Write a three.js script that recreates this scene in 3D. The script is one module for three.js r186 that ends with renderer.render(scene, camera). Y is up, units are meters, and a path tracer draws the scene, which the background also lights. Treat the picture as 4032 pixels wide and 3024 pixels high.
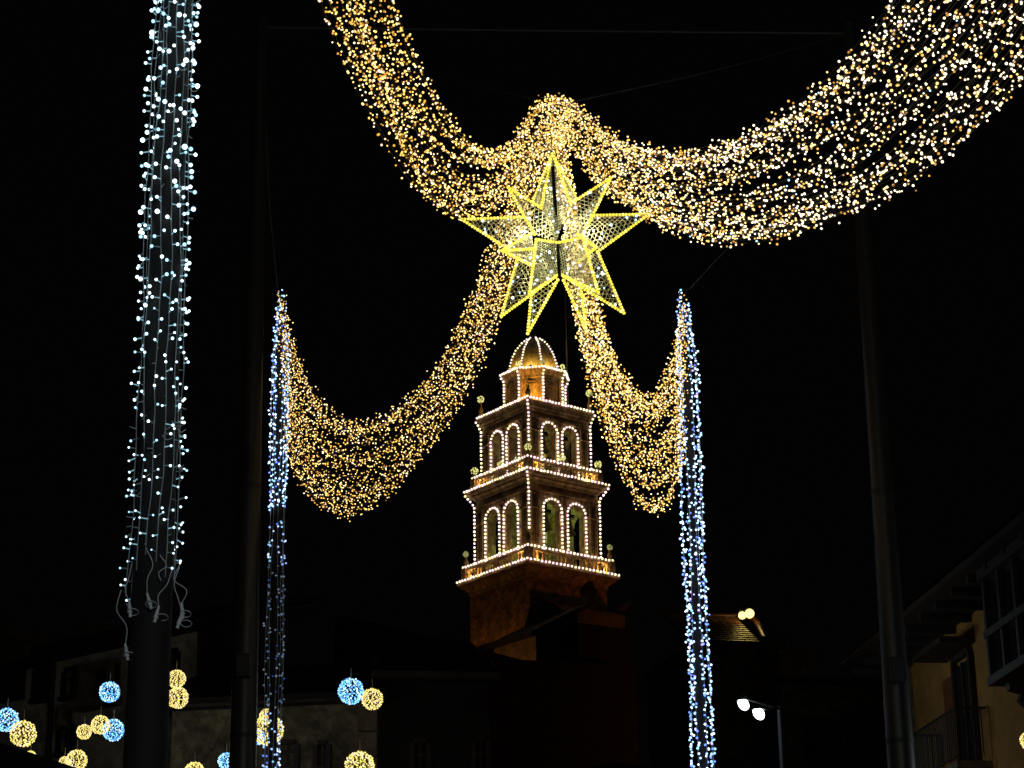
import * as THREE from 'three';
import { mergeGeometries } from 'three/addons/utils/BufferGeometryUtils.js';
import { RoundedBoxGeometry } from 'three/addons/geometries/RoundedBoxGeometry.js';

// ---------------------------------------------------------------- camera, sky, moon, exposure
const W = 4032, H = 3024, FOCAL = 8969, EYE_Y = 1.6, DEG = Math.PI / 180;
const scene = new THREE.Scene();
const camera = new THREE.PerspectiveCamera(2 * Math.atan(H / 2 / FOCAL) / DEG, W / H, 0.5, 2500);
camera.rotation.order = 'YXZ';
camera.rotation.set(19.5 * DEG, 0, -0.8 * DEG);
camera.position.set(0, EYE_Y, 0);
camera.updateMatrixWorld(true);

const skyData = new Float32Array(64 * 32 * 4);
for (let y = 0; y < 32; y++) for (let x = 0; x < 64; x++) {
  const up = Math.max(0, (y - 16) / 16), i = (y * 64 + x) * 4;
  skyData[i] = 0.0009 - 0.0003 * up; skyData[i + 1] = 0.00082 - 0.00022 * up; skyData[i + 2] = 0.00092 - 0.0002 * up; skyData[i + 3] = 1;
}
const sky = new THREE.DataTexture(skyData, 64, 32, THREE.RGBAFormat, THREE.FloatType);
sky.mapping = THREE.EquirectangularReflectionMapping; sky.magFilter = THREE.LinearFilter; sky.needsUpdate = true;
scene.background = sky; scene.environment = sky;

const moon = new THREE.DirectionalLight(new THREE.Color(1, 0.96, 0.9), 0.004);
moon.name = 'moonlight'; moon.position.set(-60, 120, 40); moon.target.position.set(0, 10, -60);
moon.castShadow = true; moon.shadow.camera.left = -80; moon.shadow.camera.right = 80; moon.shadow.camera.top = 80; moon.shadow.camera.bottom = -80; moon.shadow.camera.far = 400;
scene.add(moon, moon.target);

const renderer = new THREE.WebGLRenderer({ antialias: true });
renderer.toneMapping = THREE.LinearToneMapping;
renderer.toneMappingExposure = 1;
renderer.shadowMap.enabled = true;

// ---------------------------------------------------------------- helpers
function rng(seed) { let s = seed >>> 0; return () => { s = (s + 0x6d2b79f5) | 0; let t = Math.imul(s ^ (s >>> 15), 1 | s); t = (t + Math.imul(t ^ (t >>> 7), 61 | t)) ^ t; return ((t ^ (t >>> 14)) >>> 0) / 4294967296; }; }
const R0 = rng(7), rr = (a, b, r = R0) => a + (b - a) * r();
const gauss = (r = R0) => (r() + r() + r() + r() - 2) * 0.87;
const V3 = (x, y, z) => new THREE.Vector3(x, y, z);
const EYE = V3(0, EYE_Y, 0);
// surveying: the direction of a spot of the photograph (in its own pixels), and where it stands at a given distance north or on a given wall
const dirOf = (sx, sy) => V3(sx - W / 2, H / 2 - sy, -FOCAL).applyEuler(camera.rotation).normalize();
const at = (sx, sy, d) => { const r = dirOf(sx, sy); return r.multiplyScalar(d / -r.z).add(EYE); };
const K = W / 2212, atD = (x, y, d) => at(x * K, y * K, d);                       // the same from a 2212 wide reading
const frame = (o, turn) => ({ o, x: V3(Math.cos(turn), 0, -Math.sin(turn)), z: V3(Math.sin(turn), 0, Math.cos(turn)), turn });
function onWall(f, sx, sy, zo = 0) {                                             // local (x, y) of a photo spot on the plane z = zo of a frame
  const r = dirOf(sx, sy), b = f.o.clone().addScaledVector(f.z, zo), p = EYE.clone().addScaledVector(r, b.clone().sub(EYE).dot(f.z) / r.dot(f.z));
  return [p.clone().sub(f.o).dot(f.x), p.y - f.o.y];
}
const taken = {};
function numbered(name) { const n = taken[name] = (taken[name] ?? -1) + 1; return n ? name + '_' + String(n).padStart(3, '0') : name; }
function tag(o, label, category, group, kind) { o.userData = { label, category }; if (group) o.userData.group = group; if (kind) o.userData.kind = kind; return o; }
function thing(name, label, category, pos = V3(0, 0, 0), turn = 0, group) {
  const g = new THREE.Group(); g.name = numbered(name); g.position.copy(pos); g.rotation.y = turn; scene.add(g); return tag(g, label, category, group);
}
function part(parent, name, geo, mat, label) {
  const m = new THREE.Mesh(Array.isArray(geo) ? merge(geo) : geo, mat); m.name = name; m.castShadow = m.receiveShadow = true; parent.add(m);
  if (label) m.userData.label = label; return m;
}
function solo(name, geo, mat, label, category, group, kind) { const m = part(scene, numbered(name), geo, mat); return tag(m, label, category, group, kind); }
function structure(name, geo, mat) { const m = part(scene, name, geo, mat); m.userData = { kind: 'structure' }; return m; }
function merge(list) {
  const idx = list.some((g) => !g.index) ? list.map((g) => (g.index ? g.toNonIndexed() : g)) : list;
  const keep = ['position', 'normal', 'uv'].filter((n) => idx.every((g) => g.attributes[n]));
  for (const g of idx) for (const n of Object.keys(g.attributes)) if (!keep.includes(n)) g.deleteAttribute(n);
  return mergeGeometries(idx);
}
const box = (w, h, d, x = 0, y = 0, z = 0, ry = 0) => { const g = new THREE.BoxGeometry(w, h, d); if (ry) g.rotateY(ry); return boxUV(g, w, h, d).translate(x, y, z); };
function boxUV(g, w, h, d) { const n = g.attributes.normal, p = g.attributes.position, uv = g.attributes.uv; for (let i = 0; i < p.count; i++) { const [X, Y, Z] = [p.getX(i), p.getY(i), p.getZ(i)]; if (Math.abs(n.getY(i)) > 0.7) uv.setXY(i, X, Z); else uv.setXY(i, Math.abs(n.getX(i)) > Math.abs(n.getZ(i)) ? Z : X, Y); } return g; }
const rbox = (w, h, d, r, x = 0, y = 0, z = 0) => new RoundedBoxGeometry(w, h, d, 2, r).translate(x, y, z);
const tube = (pts, r, seg = 24, rad = 5) => new THREE.TubeGeometry(new THREE.CatmullRomCurve3(pts), seg, r, rad, false);
function rod(a, b, r0, r1 = r0, rad = 12) {
  const d = b.clone().sub(a), g = new THREE.CylinderGeometry(r1, r0, d.length(), rad, 1);
  return g.applyQuaternion(new THREE.Quaternion().setFromUnitVectors(V3(0, 1, 0), d.clone().normalize())).translate((a.x + b.x) / 2, (a.y + b.y) / 2, (a.z + b.z) / 2);
}
function polyLoft(profile, n, a0) {                                              // a mitred moulding round n sides: profile of [distance of the side, height]
  const pos = [], k = 1 / Math.cos(Math.PI / n), uv = [];
  const P = (i, j) => { const a = a0 + (j + 0.5) * 2 * Math.PI / n; return [profile[i][0] * k * Math.sin(a), profile[i][1], profile[i][0] * k * Math.cos(a)]; };
  for (let i = 0; i + 1 < profile.length; i++) for (let j = 0; j < n; j++) {
    const a = P(i, j), b = P(i, j + 1), c = P(i + 1, j + 1), d = P(i + 1, j), w = profile[i][0];
    pos.push(...a, ...b, ...c, ...a, ...c, ...d);
    uv.push(-w, a[1], w, b[1], w, c[1] + .01, -w, a[1], w, c[1] + .01, -w, d[1] + .01);
  }
  const g = new THREE.BufferGeometry(); g.setAttribute('position', new THREE.Float32BufferAttribute(pos, 3)); g.setAttribute('uv', new THREE.Float32BufferAttribute(uv, 2)); g.computeVertexNormals(); return g;
}
function prism(pts, depth, z = 0) { return new THREE.ExtrudeGeometry(new THREE.Shape(pts.map((p) => new THREE.Vector2(p[0], p[1]))), { depth, bevelEnabled: false }).translate(0, 0, z); }

// ---------------------------------------------------------------- materials
function noiseTex(seed, size, f, srgb = true) {                                  // tiling value noise; f(n, x, y) -> [r, g, b] 0..1
  const r = rng(seed), oct = [8, 16, 32, 64, 128].map((n) => ({ n, v: Float32Array.from({ length: n * n }, () => r()) }));
  const N = (x, y, k) => { const { n, v } = oct[k], X = x * n, Y = y * n, i = Math.floor(X), j = Math.floor(Y), s = (t) => t * t * (3 - 2 * t), a = s(X - i), b = s(Y - j), g = (p, q) => v[((q + n) % n) * n + ((p + n) % n)]; return (g(i, j) * (1 - a) + g(i + 1, j) * a) * (1 - b) + (g(i, j + 1) * (1 - a) + g(i + 1, j + 1) * a) * b; };
  const d = new Uint8Array(size * size * 4);
  for (let y = 0; y < size; y++) for (let x = 0; x < size; x++) { const c = f((k) => N(x / size, y / size, k), x / size, y / size); for (let q = 0; q < 3; q++) d[(y * size + x) * 4 + q] = Math.max(0, Math.min(255, c[q] * 255)); d[(y * size + x) * 4 + 3] = 255; }
  const t = new THREE.DataTexture(d, size, size); t.wrapS = t.wrapT = THREE.RepeatWrapping; t.magFilter = THREE.LinearFilter; t.minFilter = THREE.LinearMipmapLinearFilter; t.generateMipmaps = true; if (srgb) t.colorSpace = THREE.SRGBColorSpace; t.needsUpdate = true; return t;
}
const rough = (seed, k) => noiseTex(seed, 256, (n) => { const v = 0.35 * n(0) + 0.3 * n(1) + 0.2 * n(3) + 0.15 * n(4); return [v, v, v].map((q) => (q - 0.5) * k + 0.5); }, false);
const fine = rough(11, 1.4);
const mottled = (seed, c, amt) => noiseTex(seed, 256, (n) => { const v = 1 + amt * (n(0) + 0.8 * n(1) + 0.7 * n(2) + 0.6 * n(4) - 1.55); return c.map((q) => q * v); });
function mat(map, { rep = 1, r = 0.9, m = 0, bump = 0, color = 0xffffff } = {}) {
  const o = { roughness: r, metalness: m, color };
  if (map) { o.map = map.clone(); o.map.repeat.set(rep, rep); o.map.needsUpdate = true; }
  if (bump) { o.bumpMap = fine.clone(); o.bumpMap.repeat.set(rep * 1.3, rep * 1.3); o.bumpMap.needsUpdate = true; o.bumpScale = bump; }
  return new THREE.MeshStandardMaterial(o);
}
const stoneT = mottled(21, [0.68, 0.58, 0.42], 0.45), plasterT = mottled(22, [0.70, 0.66, 0.58], 0.3), ochreT = mottled(23, [0.62, 0.46, 0.22], 0.13), rubbleT = mottled(24, [0.40, 0.36, 0.28], 0.42), tileT = mottled(25, [0.38, 0.24, 0.17], 0.6), woodT = mottled(26, [0.16, 0.11, 0.08], 0.5), brickT = mottled(27, [0.55, 0.42, 0.28], 0.5), groundT = mottled(28, [0.36, 0.34, 0.31], 0.5);
const M = {
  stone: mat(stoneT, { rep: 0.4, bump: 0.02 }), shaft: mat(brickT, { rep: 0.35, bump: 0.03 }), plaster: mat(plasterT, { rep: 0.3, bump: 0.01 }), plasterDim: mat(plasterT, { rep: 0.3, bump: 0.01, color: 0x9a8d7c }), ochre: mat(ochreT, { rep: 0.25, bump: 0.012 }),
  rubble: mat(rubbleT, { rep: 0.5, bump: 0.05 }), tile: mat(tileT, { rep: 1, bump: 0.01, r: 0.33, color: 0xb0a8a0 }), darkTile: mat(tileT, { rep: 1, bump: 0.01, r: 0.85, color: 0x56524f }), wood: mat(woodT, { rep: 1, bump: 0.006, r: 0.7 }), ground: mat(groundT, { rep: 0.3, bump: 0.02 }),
  steel: new THREE.MeshStandardMaterial({ color: new THREE.Color(0.017, 0.0125, 0.0105), roughness: 0.8 }), darkSteel: new THREE.MeshStandardMaterial({ color: new THREE.Color(0.036, 0.032, 0.028), roughness: 0.42 }),
  dullCable: new THREE.MeshStandardMaterial({ color: new THREE.Color(.4, .41, .41), roughness: .6 }), sootPaint: new THREE.MeshStandardMaterial({ color: new THREE.Color(.012, .013, .014), roughness: .8 }), pitch: new THREE.MeshStandardMaterial({ color: new THREE.Color(.004, .004, .005), roughness: 1 }), iron: new THREE.MeshStandardMaterial({ color: new THREE.Color(0.03, 0.03, 0.03), roughness: 0.6, metalness: 0.4 }), dimCable: new THREE.MeshStandardMaterial({ color: new THREE.Color(.11, .1, .085), roughness: .7 }), cable: new THREE.MeshStandardMaterial({ color: new THREE.Color(0.3, 0.28, 0.24), roughness: 0.6 }), blackCable: new THREE.MeshStandardMaterial({ color: new THREE.Color(0.03, 0.03, 0.025), roughness: 0.7 }),
  paleCable: new THREE.MeshStandardMaterial({ color: new THREE.Color(0.72, 0.74, 0.75), roughness: 0.55 }), plug: new THREE.MeshStandardMaterial({ color: new THREE.Color(0.85, 0.85, 0.82), roughness: 0.5 }), wire: new THREE.MeshStandardMaterial({ color: new THREE.Color(0.78, 0.72, 0.46), roughness: 0.5, metalness: 0.2, side: THREE.DoubleSide }),
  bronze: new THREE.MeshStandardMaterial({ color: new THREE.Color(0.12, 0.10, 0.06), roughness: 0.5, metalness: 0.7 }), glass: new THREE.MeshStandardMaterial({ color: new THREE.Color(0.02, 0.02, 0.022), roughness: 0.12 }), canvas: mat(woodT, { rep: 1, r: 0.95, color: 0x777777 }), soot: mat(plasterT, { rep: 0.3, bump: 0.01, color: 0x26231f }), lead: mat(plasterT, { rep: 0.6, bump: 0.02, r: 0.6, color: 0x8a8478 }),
};
const glow = (r, g, b) => new THREE.MeshBasicMaterial({ color: new THREE.Color().setRGB(r, g, b) });
const glowVC = new THREE.MeshBasicMaterial({ vertexColors: true });
function glowing(name, r, g, b, k) { return new THREE.MeshStandardMaterial({ name, color: 0x111111, emissive: new THREE.Color().setRGB(r, g, b), emissiveIntensity: k }); }

// bulbs: round beads, one colour each out of a palette
const bead = new THREE.IcosahedronGeometry(1, 1), smallBead = new THREE.OctahedronGeometry(1, 1);
const glowCache = new Map();
const glowOf = (c) => { const k = c.join(); if (!glowCache.has(k)) glowCache.set(k, glow(...c)); return glowCache.get(k); };
function bulbMesh(parent, name, p, r, c, geo = bead) { const m = new THREE.Mesh(geo, glowOf(c)); m.name = name; m.position.copy(p); m.scale.setScalar(r); parent.add(m); return m; }
function bulbMass(parent, name, list, geo = smallBead) {                         // too many and too small to pick apart: one part
  const n = geo.attributes.position.count, src = geo.attributes.position.array, pos = new Float32Array(list.length * n * 3), col = new Float32Array(list.length * n * 3);
  list.forEach(({ p, r, c }, i) => { for (let k = 0; k < n; k++) { const o = (i * n + k) * 3; pos[o] = p.x + src[k * 3] * r; pos[o + 1] = p.y + src[k * 3 + 1] * r; pos[o + 2] = p.z + src[k * 3 + 2] * r; col[o] = c[0]; col[o + 1] = c[1]; col[o + 2] = c[2]; } });
  const g = new THREE.BufferGeometry(); g.setAttribute('position', new THREE.BufferAttribute(pos, 3)); g.setAttribute('color', new THREE.BufferAttribute(col, 3)); g.computeVertexNormals();
  const m = part(parent, name, g, glowVC); m.userData.kind = 'stuff'; return m;
}
function pick(r, table) { let t = r(); for (const [w, c] of table) if ((t -= w) <= 0) return c; return table[0][1]; }
const onScreen = (p) => { const q = p.clone().project(camera); return Math.abs(q.x) < 1.02 && Math.abs(q.y) < 1.02; };
function bulbSet(parent, list, most = 300) {                                     // the ones that show largest singly, the rest as a mass
  const order = list.map((b, i) => ({ b, i, d: b.r / b.p.clone().add(parent.position).distanceTo(EYE) * (onScreen(b.p.clone().add(parent.position)) ? 1 : 0.01) })).sort((a, b) => b.d - a.d || a.i - b.i);
  order.slice(0, most).forEach(({ b }) => bulbMesh(parent, 'bulb', b.p, b.r, b.c));
  if (order.length > most) bulbMass(parent, 'bulbs', order.slice(most).map((o) => o.b));
}
function lampLight(parent, p, color, cd, radius = 4) { const l = new THREE.PointLight(color, cd); l.name = 'lamp_light'; l.position.copy(p); l.castShadow = true; l.shadow.radius = radius; parent.add(l); return l; }

// ---------------------------------------------------------------- ground
structure('ground', new THREE.CircleGeometry(900, 96).rotateX(-Math.PI / 2), M.ground);

// ---------------------------------------------------------------- bell tower
const TURN = 37.5 * DEG, TO = V3(1.414, 0, -134.417), TF = frame(TO, TURN);
const tower = thing('bell_tower', 'tall stone bell tower with two arcaded belfries and a domed lantern, outlined in bulbs', 'bell tower', TO, TURN);
{
  const q4 = Math.PI / 4 * 0;
  const sq = (p) => polyLoft(p, 4, q4 - Math.PI / 4 + Math.PI / 4);
  part(tower, 'shaft', sq([[2.95, 0], [2.95, 35.9], [2.95, 36.0]]), M.shaft);
  part(tower, 'ledge_moulding', sq([[2.95, 35.7], [3.02, 35.75], [3.02, 35.95], [3.12, 36.0], [3.2, 36.12], [3.36, 36.2], [3.42, 36.32], [3.54, 36.36], [3.56, 36.5], [0.1, 36.52]]), M.stone);
  function balustrade(w, y0, y1, n) {
    part(tower, 'balustrade_base', sq([[w + .05, y0], [w + .05, y0 + .1], [w - .2, y0 + .1]]), M.stone);
    part(tower, 'balustrade_rail', sq([[w - .2, y1 - .13], [w + .04, y1 - .13], [w + .06, y1 - .06], [w + .04, y1], [w - .22, y1], [w - .22, y1 - .13]]), M.stone);
    const hgt = y1 - y0 - .23, bal = new THREE.LatheGeometry([[.06, 0], [.06, .08], [.035, .12], [.075, .34], [.06, .5], [.03, .72], [.035, .86], [.06, .92], [.06, 1]].map((p) => new THREE.Vector2(p[0], p[1] * hgt)), 8);
    for (const side of [0, 1, 2, 3]) for (let k = 0; k < n; k++) {
      if (side > 1) continue;                                                    // the two faces one can see
      const t = -w + .35 + (2 * w - .7) * (k + .5) / n, m = part(tower, 'baluster', bal, M.stone);
      m.position.set(side ? -(w - .09) : t, y0 + .1, side ? t : w - .09);
    }
    for (const [sx, sz] of [[-1, 1], [1, 1], [-1, -1], [1, -1]]) part(tower, 'pedestal', box(.42, y1 - y0 + .1, .42, sx * (w - .07), (y0 + y1 + .1) / 2 + .003, sz * (w - .07)), M.stone);
    for (const t of [0]) { part(tower, 'pedestal', box(.34, y1 - y0 + .06, .3, t, (y0 + y1 + .06) / 2 + .002, w - .09), M.stone); part(tower, 'pedestal', box(.3, y1 - y0 + .06, .34, -(w - .09), (y0 + y1 + .06) / 2 + .002, t), M.stone); }
  }
  balustrade(3.2, 36.52, 37.42, 18);
  balustrade(2.78, 42.3, 43.1, 16);
  // a belfry stage: four walls with two arched openings each
  function stage(w, y0, y1, cx, rad, spring, base) {
    const th = .45, wall = (half) => {
      const s = new THREE.Shape([[-half, y0], [half, y0], [half, y1], [-half, y1]].map((p) => new THREE.Vector2(...p)));
      for (const c of [-cx, cx]) { const h = new THREE.Path(); h.moveTo(c - rad, base); h.lineTo(c + rad, base); h.lineTo(c + rad, spring); h.absarc(c, spring, rad, 0, Math.PI, false); h.lineTo(c - rad, base); s.holes.push(h); }
      return new THREE.ExtrudeGeometry(s, { depth: th, bevelEnabled: false, curveSegments: 14 }).translate(0, 0, -th);
    };
    for (let k = 0; k < 4; k++) part(tower, 'arcade_wall', wall(k % 2 ? w - th - .002 : w).translate(0, 0, w).rotateY(k * Math.PI / 2), M.stone);
    for (let k = 0; k < 4; k++) {
      const rot = k * Math.PI / 2;
      for (const c of [-cx, cx]) {
        const pts = []; for (let a = 0; a <= 14; a++) pts.push(V3(c + (rad + .06) * Math.cos(Math.PI * a / 14), spring + (rad + .06) * Math.sin(Math.PI * a / 14), w + .03));
        part(tower, 'archivolt', new THREE.TubeGeometry(new THREE.CatmullRomCurve3(pts), 24, .075, 6).rotateY(rot), M.stone);
      }
      for (const x of [-w + .2, -w + .52, w - .52, w - .2, 0]) {
        const pw = x ? .2 : .24;
        part(tower, 'pilaster', [box(pw, y1 - y0 - .3, .1, x, (y0 + y1 - .3) / 2 + .001, w + .05), box(pw + .1, .28, .16, x, y0 + .14, w + .082)].map((g) => g.rotateY(rot)), M.stone);
        part(tower, 'capital', [box(pw + .08, .07, .15, x, y1 - .34, w + .077), box(pw + .14, .07, .19, x, y1 - .27, w + .098)].map((g) => g.rotateY(rot)), M.stone);
      }
      for (const x of [-w + .36, w - .36]) part(tower, 'impost', box(.62, .12, .2, x, spring, w + .101).rotateY(rot), M.stone);
    }
    part(tower, 'belfry_floor', box(2 * w - .95, .1, 2 * w - .95, 0, y0 + .08, 0), M.stone);
    part(tower, 'belfry_ceiling', box(2 * w - .95, .1, 2 * w - .95, 0, y1 - .08, 0), M.stone);
    part(tower, 'belfry_core', box(.9, y1 - y0 - .3, .9, 0.1, (y0 + y1) / 2, -.1), M.stone);
    for (const [x, z] of [[cx, w - .75], [-cx, w - .7], [-(w - .72), cx], [-(w - .72), -cx]]) {
      const b = part(tower, 'bell', new THREE.LatheGeometry([[0, 1], [.12, .98], [.2, .88], [.24, .6], [.3, .3], [.4, .08], [.44, 0], [.4, .01], [.22, .5], [0, .8]].map((p) => new THREE.Vector2(p[0] * 1.05, p[1] * 1.1)), 18), M.bronze);
      b.position.set(x, spring - 1.05, z);
      const yoke = part(b, 'yoke', [box(.9, .22, .2, 0, 1.2, 0), box(.3, .5, .16, 0, 1.5, 0)], M.wood); if (Math.abs(x) > Math.abs(z) && x < -1) yoke.rotation.y = Math.PI / 2;
    }
  }
  stage(2.62, 36.52, 41.3, .93, .62, 40.15, 36.75);
  part(tower, 'entablature', sq([[2.62, 41.2], [2.7, 41.24], [2.7, 41.4], [2.66, 41.42], [2.66, 41.66], [2.74, 41.7], [2.8, 41.82], [2.95, 41.92], [2.97, 42.02], [3.1, 42.1], [3.15, 42.27], [.1, 42.3]]), M.stone);
  stage(2.3, 42.28, 46.05, .8, .53, 45.2, 42.5);
  part(tower, 'entablature', sq([[2.3, 45.95], [2.38, 45.98], [2.38, 46.12], [2.34, 46.14], [2.34, 46.38], [2.4, 46.42], [2.44, 46.56], [2.52, 46.62], [2.54, 46.76], [2.6, 46.86], [2.63, 47.0], [.1, 47.04]]), M.stone);
  // lantern and dome
  const oct = (p) => polyLoft(p, 8, Math.PI / 8 - Math.PI / 8);
  part(tower, 'lantern', oct([[1.72, 47.0], [1.72, 47.25], [1.66, 47.3], [1.66, 49.0], [1.72, 49.05], [1.74, 49.2], [1.86, 49.3], [1.95, 49.4], [2.0, 49.52], [.2, 49.6]]), M.stone);
  for (let k = 0; k < 8; k++) {
    const a = k * Math.PI / 4;
    part(tower, 'lantern_panel', [box(.92, .08, .07, 0, 48.62, 1.695), box(.08, 1.2, .07, -.42, 47.98, 1.696), box(.08, 1.2, .07, .42, 47.98, 1.696), box(.5, .06, .12, 0, 48.75, 1.72)].map((g) => g.rotateY(a)), M.stone);
    const c = part(tower, 'lantern_pilaster', box(.22, 1.75, .12, 0, 48.15, 1.84).rotateY(a + Math.PI / 8), M.stone);
  }
  const DOME = [[1.42, 49.6], [1.44, 49.8], [1.38, 50.25], [1.24, 50.75], [1.0, 51.27], [.72, 51.7], [.42, 52.0], [.2, 52.16], [.1, 52.2]];
  part(tower, 'dome', oct(DOME), M.lead);
  for (let k = 0; k < 8; k++) { const a = (k + .5) * Math.PI / 4, c = 1 / Math.cos(Math.PI / 8); part(tower, 'dome_rib', tube(DOME.map(([r, y]) => V3(r * c * Math.sin(a), y, r * c * Math.cos(a))), .06, 20, 6), M.lead); }
  part(tower, 'dome_finial', new THREE.LatheGeometry([[.14, 0], [.16, .08], [.07, .14], [.12, .26], [.03, .4], [.015, .75], [0, .76]].map((p) => new THREE.Vector2(...p)), 10).translate(0, 52.12, 0), M.lead);
  // urns and balls on the corners
  const R = rng(5);
  function finial(x, y, z, hgt, lit, br = .2) {
    const f = part(tower, 'finial', new THREE.LatheGeometry([[.2, 0], [.2, .12], [.1, .18], [.15, .35], [.17, .5], [.08, .72], [.05, .8], [.11, .88], [0, 1]].map((p) => new THREE.Vector2(p[0], p[1] * hgt)), 12), M.stone);
    f.position.set(x, y, z);
    if (!lit) return;
    const list = []; for (let i = 0; i < 46; i++) { const u = 2 * R() - 1, a = 6.283 * R(), s = Math.sqrt(1 - u * u); list.push({ p: V3(s * Math.cos(a) * br, hgt + br * .8 + u * br, s * Math.sin(a) * br), r: .034, c: lit > 1 ? [.95, .9, .28] : [.3, .3, .1] }); }
    bulbMass(f, 'light_ball', list);
  }
  for (const [sx, sz] of [[-1, -1], [1, 1]]) { finial(sx * 2.42, 47.0, sz * 2.42, 1.2, 1.5); finial(sx * 2.72, 43.2, sz * 2.72, .3, 2, .22); finial(sx * 3.13, 37.5, sz * 3.13, .75, .5, .16); }
  finial(-2.42, 47.0, 2.42, 1.0, 0); finial(-2.72, 43.2, 2.72, .45, 2); finial(-3.13, 37.5, 3.13, .85, 0);
  finial(-.1, 43.15, 2.7, .3, 2); finial(-2.7, 43.15, -.05, .12, 2);
  for (let k = 0; k < 8; k++) { const a = (k + .5) * Math.PI / 4; if (k > 5 || k < 3) finial(2.0 * Math.sin(a), 49.55, 2.0 * Math.cos(a), .25, k === 7 ? .5 : 1.5, .15); }
  // floodlights behind the parapets and round the dome
  const box0 = new THREE.BoxGeometry(.2, .14, .2), face = glowing('lamp_face', 1, .72, .25, 1.6);
  function flood(x, y, z, cd, color = 0xffd07c) { const b = part(tower, 'floodlight', box0, M.iron); b.position.set(x, y, z); const l = part(b, 'lamp_glass', new THREE.BoxGeometry(.15, .03, .15).translate(0, .09, 0), face); lampLight(b, V3(0, .2, 0), new THREE.Color(color), cd, 4); }
  for (const [y, w, cd] of [[36.62, 2.98, 2.8], [42.42, 2.58, 2.5]]) { for (const t of [-w + .35, .1, w - .5]) { flood(t, y, w, cd); flood(-w, y, -t, cd); } }
  for (const k of [-1, 0, -2]) { const a = k * Math.PI / 4; flood(1.9 * Math.sin(a), 49.68, 1.9 * Math.cos(a), 10, 0xffcc55); }
  flood(-1.62, 47.12, 2.05, 7, 0xffb840); flood(-2.05, 47.12, 1.62, 6, 0xffb840);
  // lamps within the belfries
  for (const [x, y, z, c, cd] of [[1.3, 39.7, 1.0, 0xa4d880, 4.6], [-1.1, 37.6, -1.3, 0xa0e070, 4], [-1.3, 38.8, .9, 0xc8c890, .9], [.9, 44.6, .9, 0xd0d898, 1.6], [-.9, 44.4, -.9, 0xc8d8a0, 1.5]]) {
    const b = part(tower, 'belfry_lamp', new THREE.SphereGeometry(.06, 8, 6), glowing('lamp_glass', .8, 1, .6, 1)); b.position.set(x, y, z); lampLight(b, V3(0, 0, 0), new THREE.Color(c), cd, 2);
  }
}

// strings of bulbs on the tower: each string is a thing of its own
const RT = rng(31), TB = [[.36, [2.1, 1.55, 1.3]], [.26, [2.2, 1.85, 1.15]], [.18, [1.9, 1.25, 1.35]], [.12, [2.0, 1.6, .75]], [.06, [1.5, 1.1, 1.2]]];
function towerString(label, pts, gap, r = .074) {                                // pts in the tower's own axes
  const a = V3(...pts[0]), world = a.clone().applyAxisAngle(V3(0, 1, 0), TURN).add(TO), g = thing('light_string', label, 'light string', world, TURN, 'bulb strings outlining the bell tower');
  const P = pts.map((p) => V3(...p).sub(a)); let left = 0;
  for (let i = 0; i + 1 < P.length; i++) {
    const d = P[i].distanceTo(P[i + 1]); let s = left;
    for (; s <= d + 1e-6; s += gap) bulbMesh(g, 'bulb', P[i].clone().lerp(P[i + 1], s / d).add(V3(rr(-.012, .012, RT), rr(-.015, .015, RT), rr(-.012, .012, RT))), r * rr(.9, 1.1, RT), pick(RT, TB));
    left = s - d;
  }
  part(g, 'cable', tube(P.length > 2 ? P : [P[0], P[0].clone().lerp(P[1], .5), P[1]], .012, 12, 4), M.blackCable);
  return g;
}
for (const [w, y, gap, what] of [[2.68, 47.08, .245, 'edge of the topmost square cornice, below the domed lantern'], [2.9, 43.18, .255, 'handrail of the upper balcony'], [3.2, 42.33, .265, 'cornice edge between the two belfries'], [3.32, 37.5, .27, 'handrail of the lower balcony'], [3.62, 36.57, .28, 'ledge under the lower balcony, above the bare shaft']]) {
  towerString('bulb string on the ' + what + ', right face', [[-w, y, w], [w, y, w]], gap);
  towerString('bulb string on the ' + what + ', left face', [[-w, y, w - gap], [-w, y, -w]], gap);
}
for (const [sx, sz, who] of [[-1, 1, 'near corner'], [1, 1, 'right corner'], [-1, -1, 'left corner']]) {
  const C = (w, y) => [sx * w, y, sz * w];
  towerString('bulb string down the ' + who + ' of the upper belfry', [C(2.64, 46.85), C(2.5, 46.5), C(2.42, 46.15), C(2.42, who[0] === 'n' ? 44.2 : 43.35)], .25);
  towerString('bulb string down the ' + who + ' of the lower belfry', [C(3.14, 42.08), C(2.95, 41.75), C(2.74, 41.4), C(2.74, who[0] === 'n' ? 38.6 : 37.65)], .25);
}
const arch = (c, rad, spring, base) => { const p = [[c - rad, base]]; for (let a = 0; a <= 16; a++) p.push([c - rad * Math.cos(Math.PI * a / 16), spring + rad * Math.sin(Math.PI * a / 16)]); p.push([c + rad, base]); return p; };
for (const [w, cx, rad, spring, base, lv] of [[2.42, .8, .62, 45.2, 42.55, 'upper'], [2.74, .93, .71, 40.15, 37.62, 'lower']]) for (const s of [-1, 1]) {
  towerString(`bulb string round the ${s < 0 ? 'nearer' : 'outer'} arch on the right face of the ${lv} belfry`, arch(s * cx, rad, spring, base).map(([t, y]) => [t, y, w]), .24);
  towerString(`bulb string round the ${s < 0 ? 'nearer' : 'outer'} arch on the left face of the ${lv} belfry`, arch(s * cx, rad, spring, base).map(([t, y]) => [-w, y, -t]), .24);
}
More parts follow.
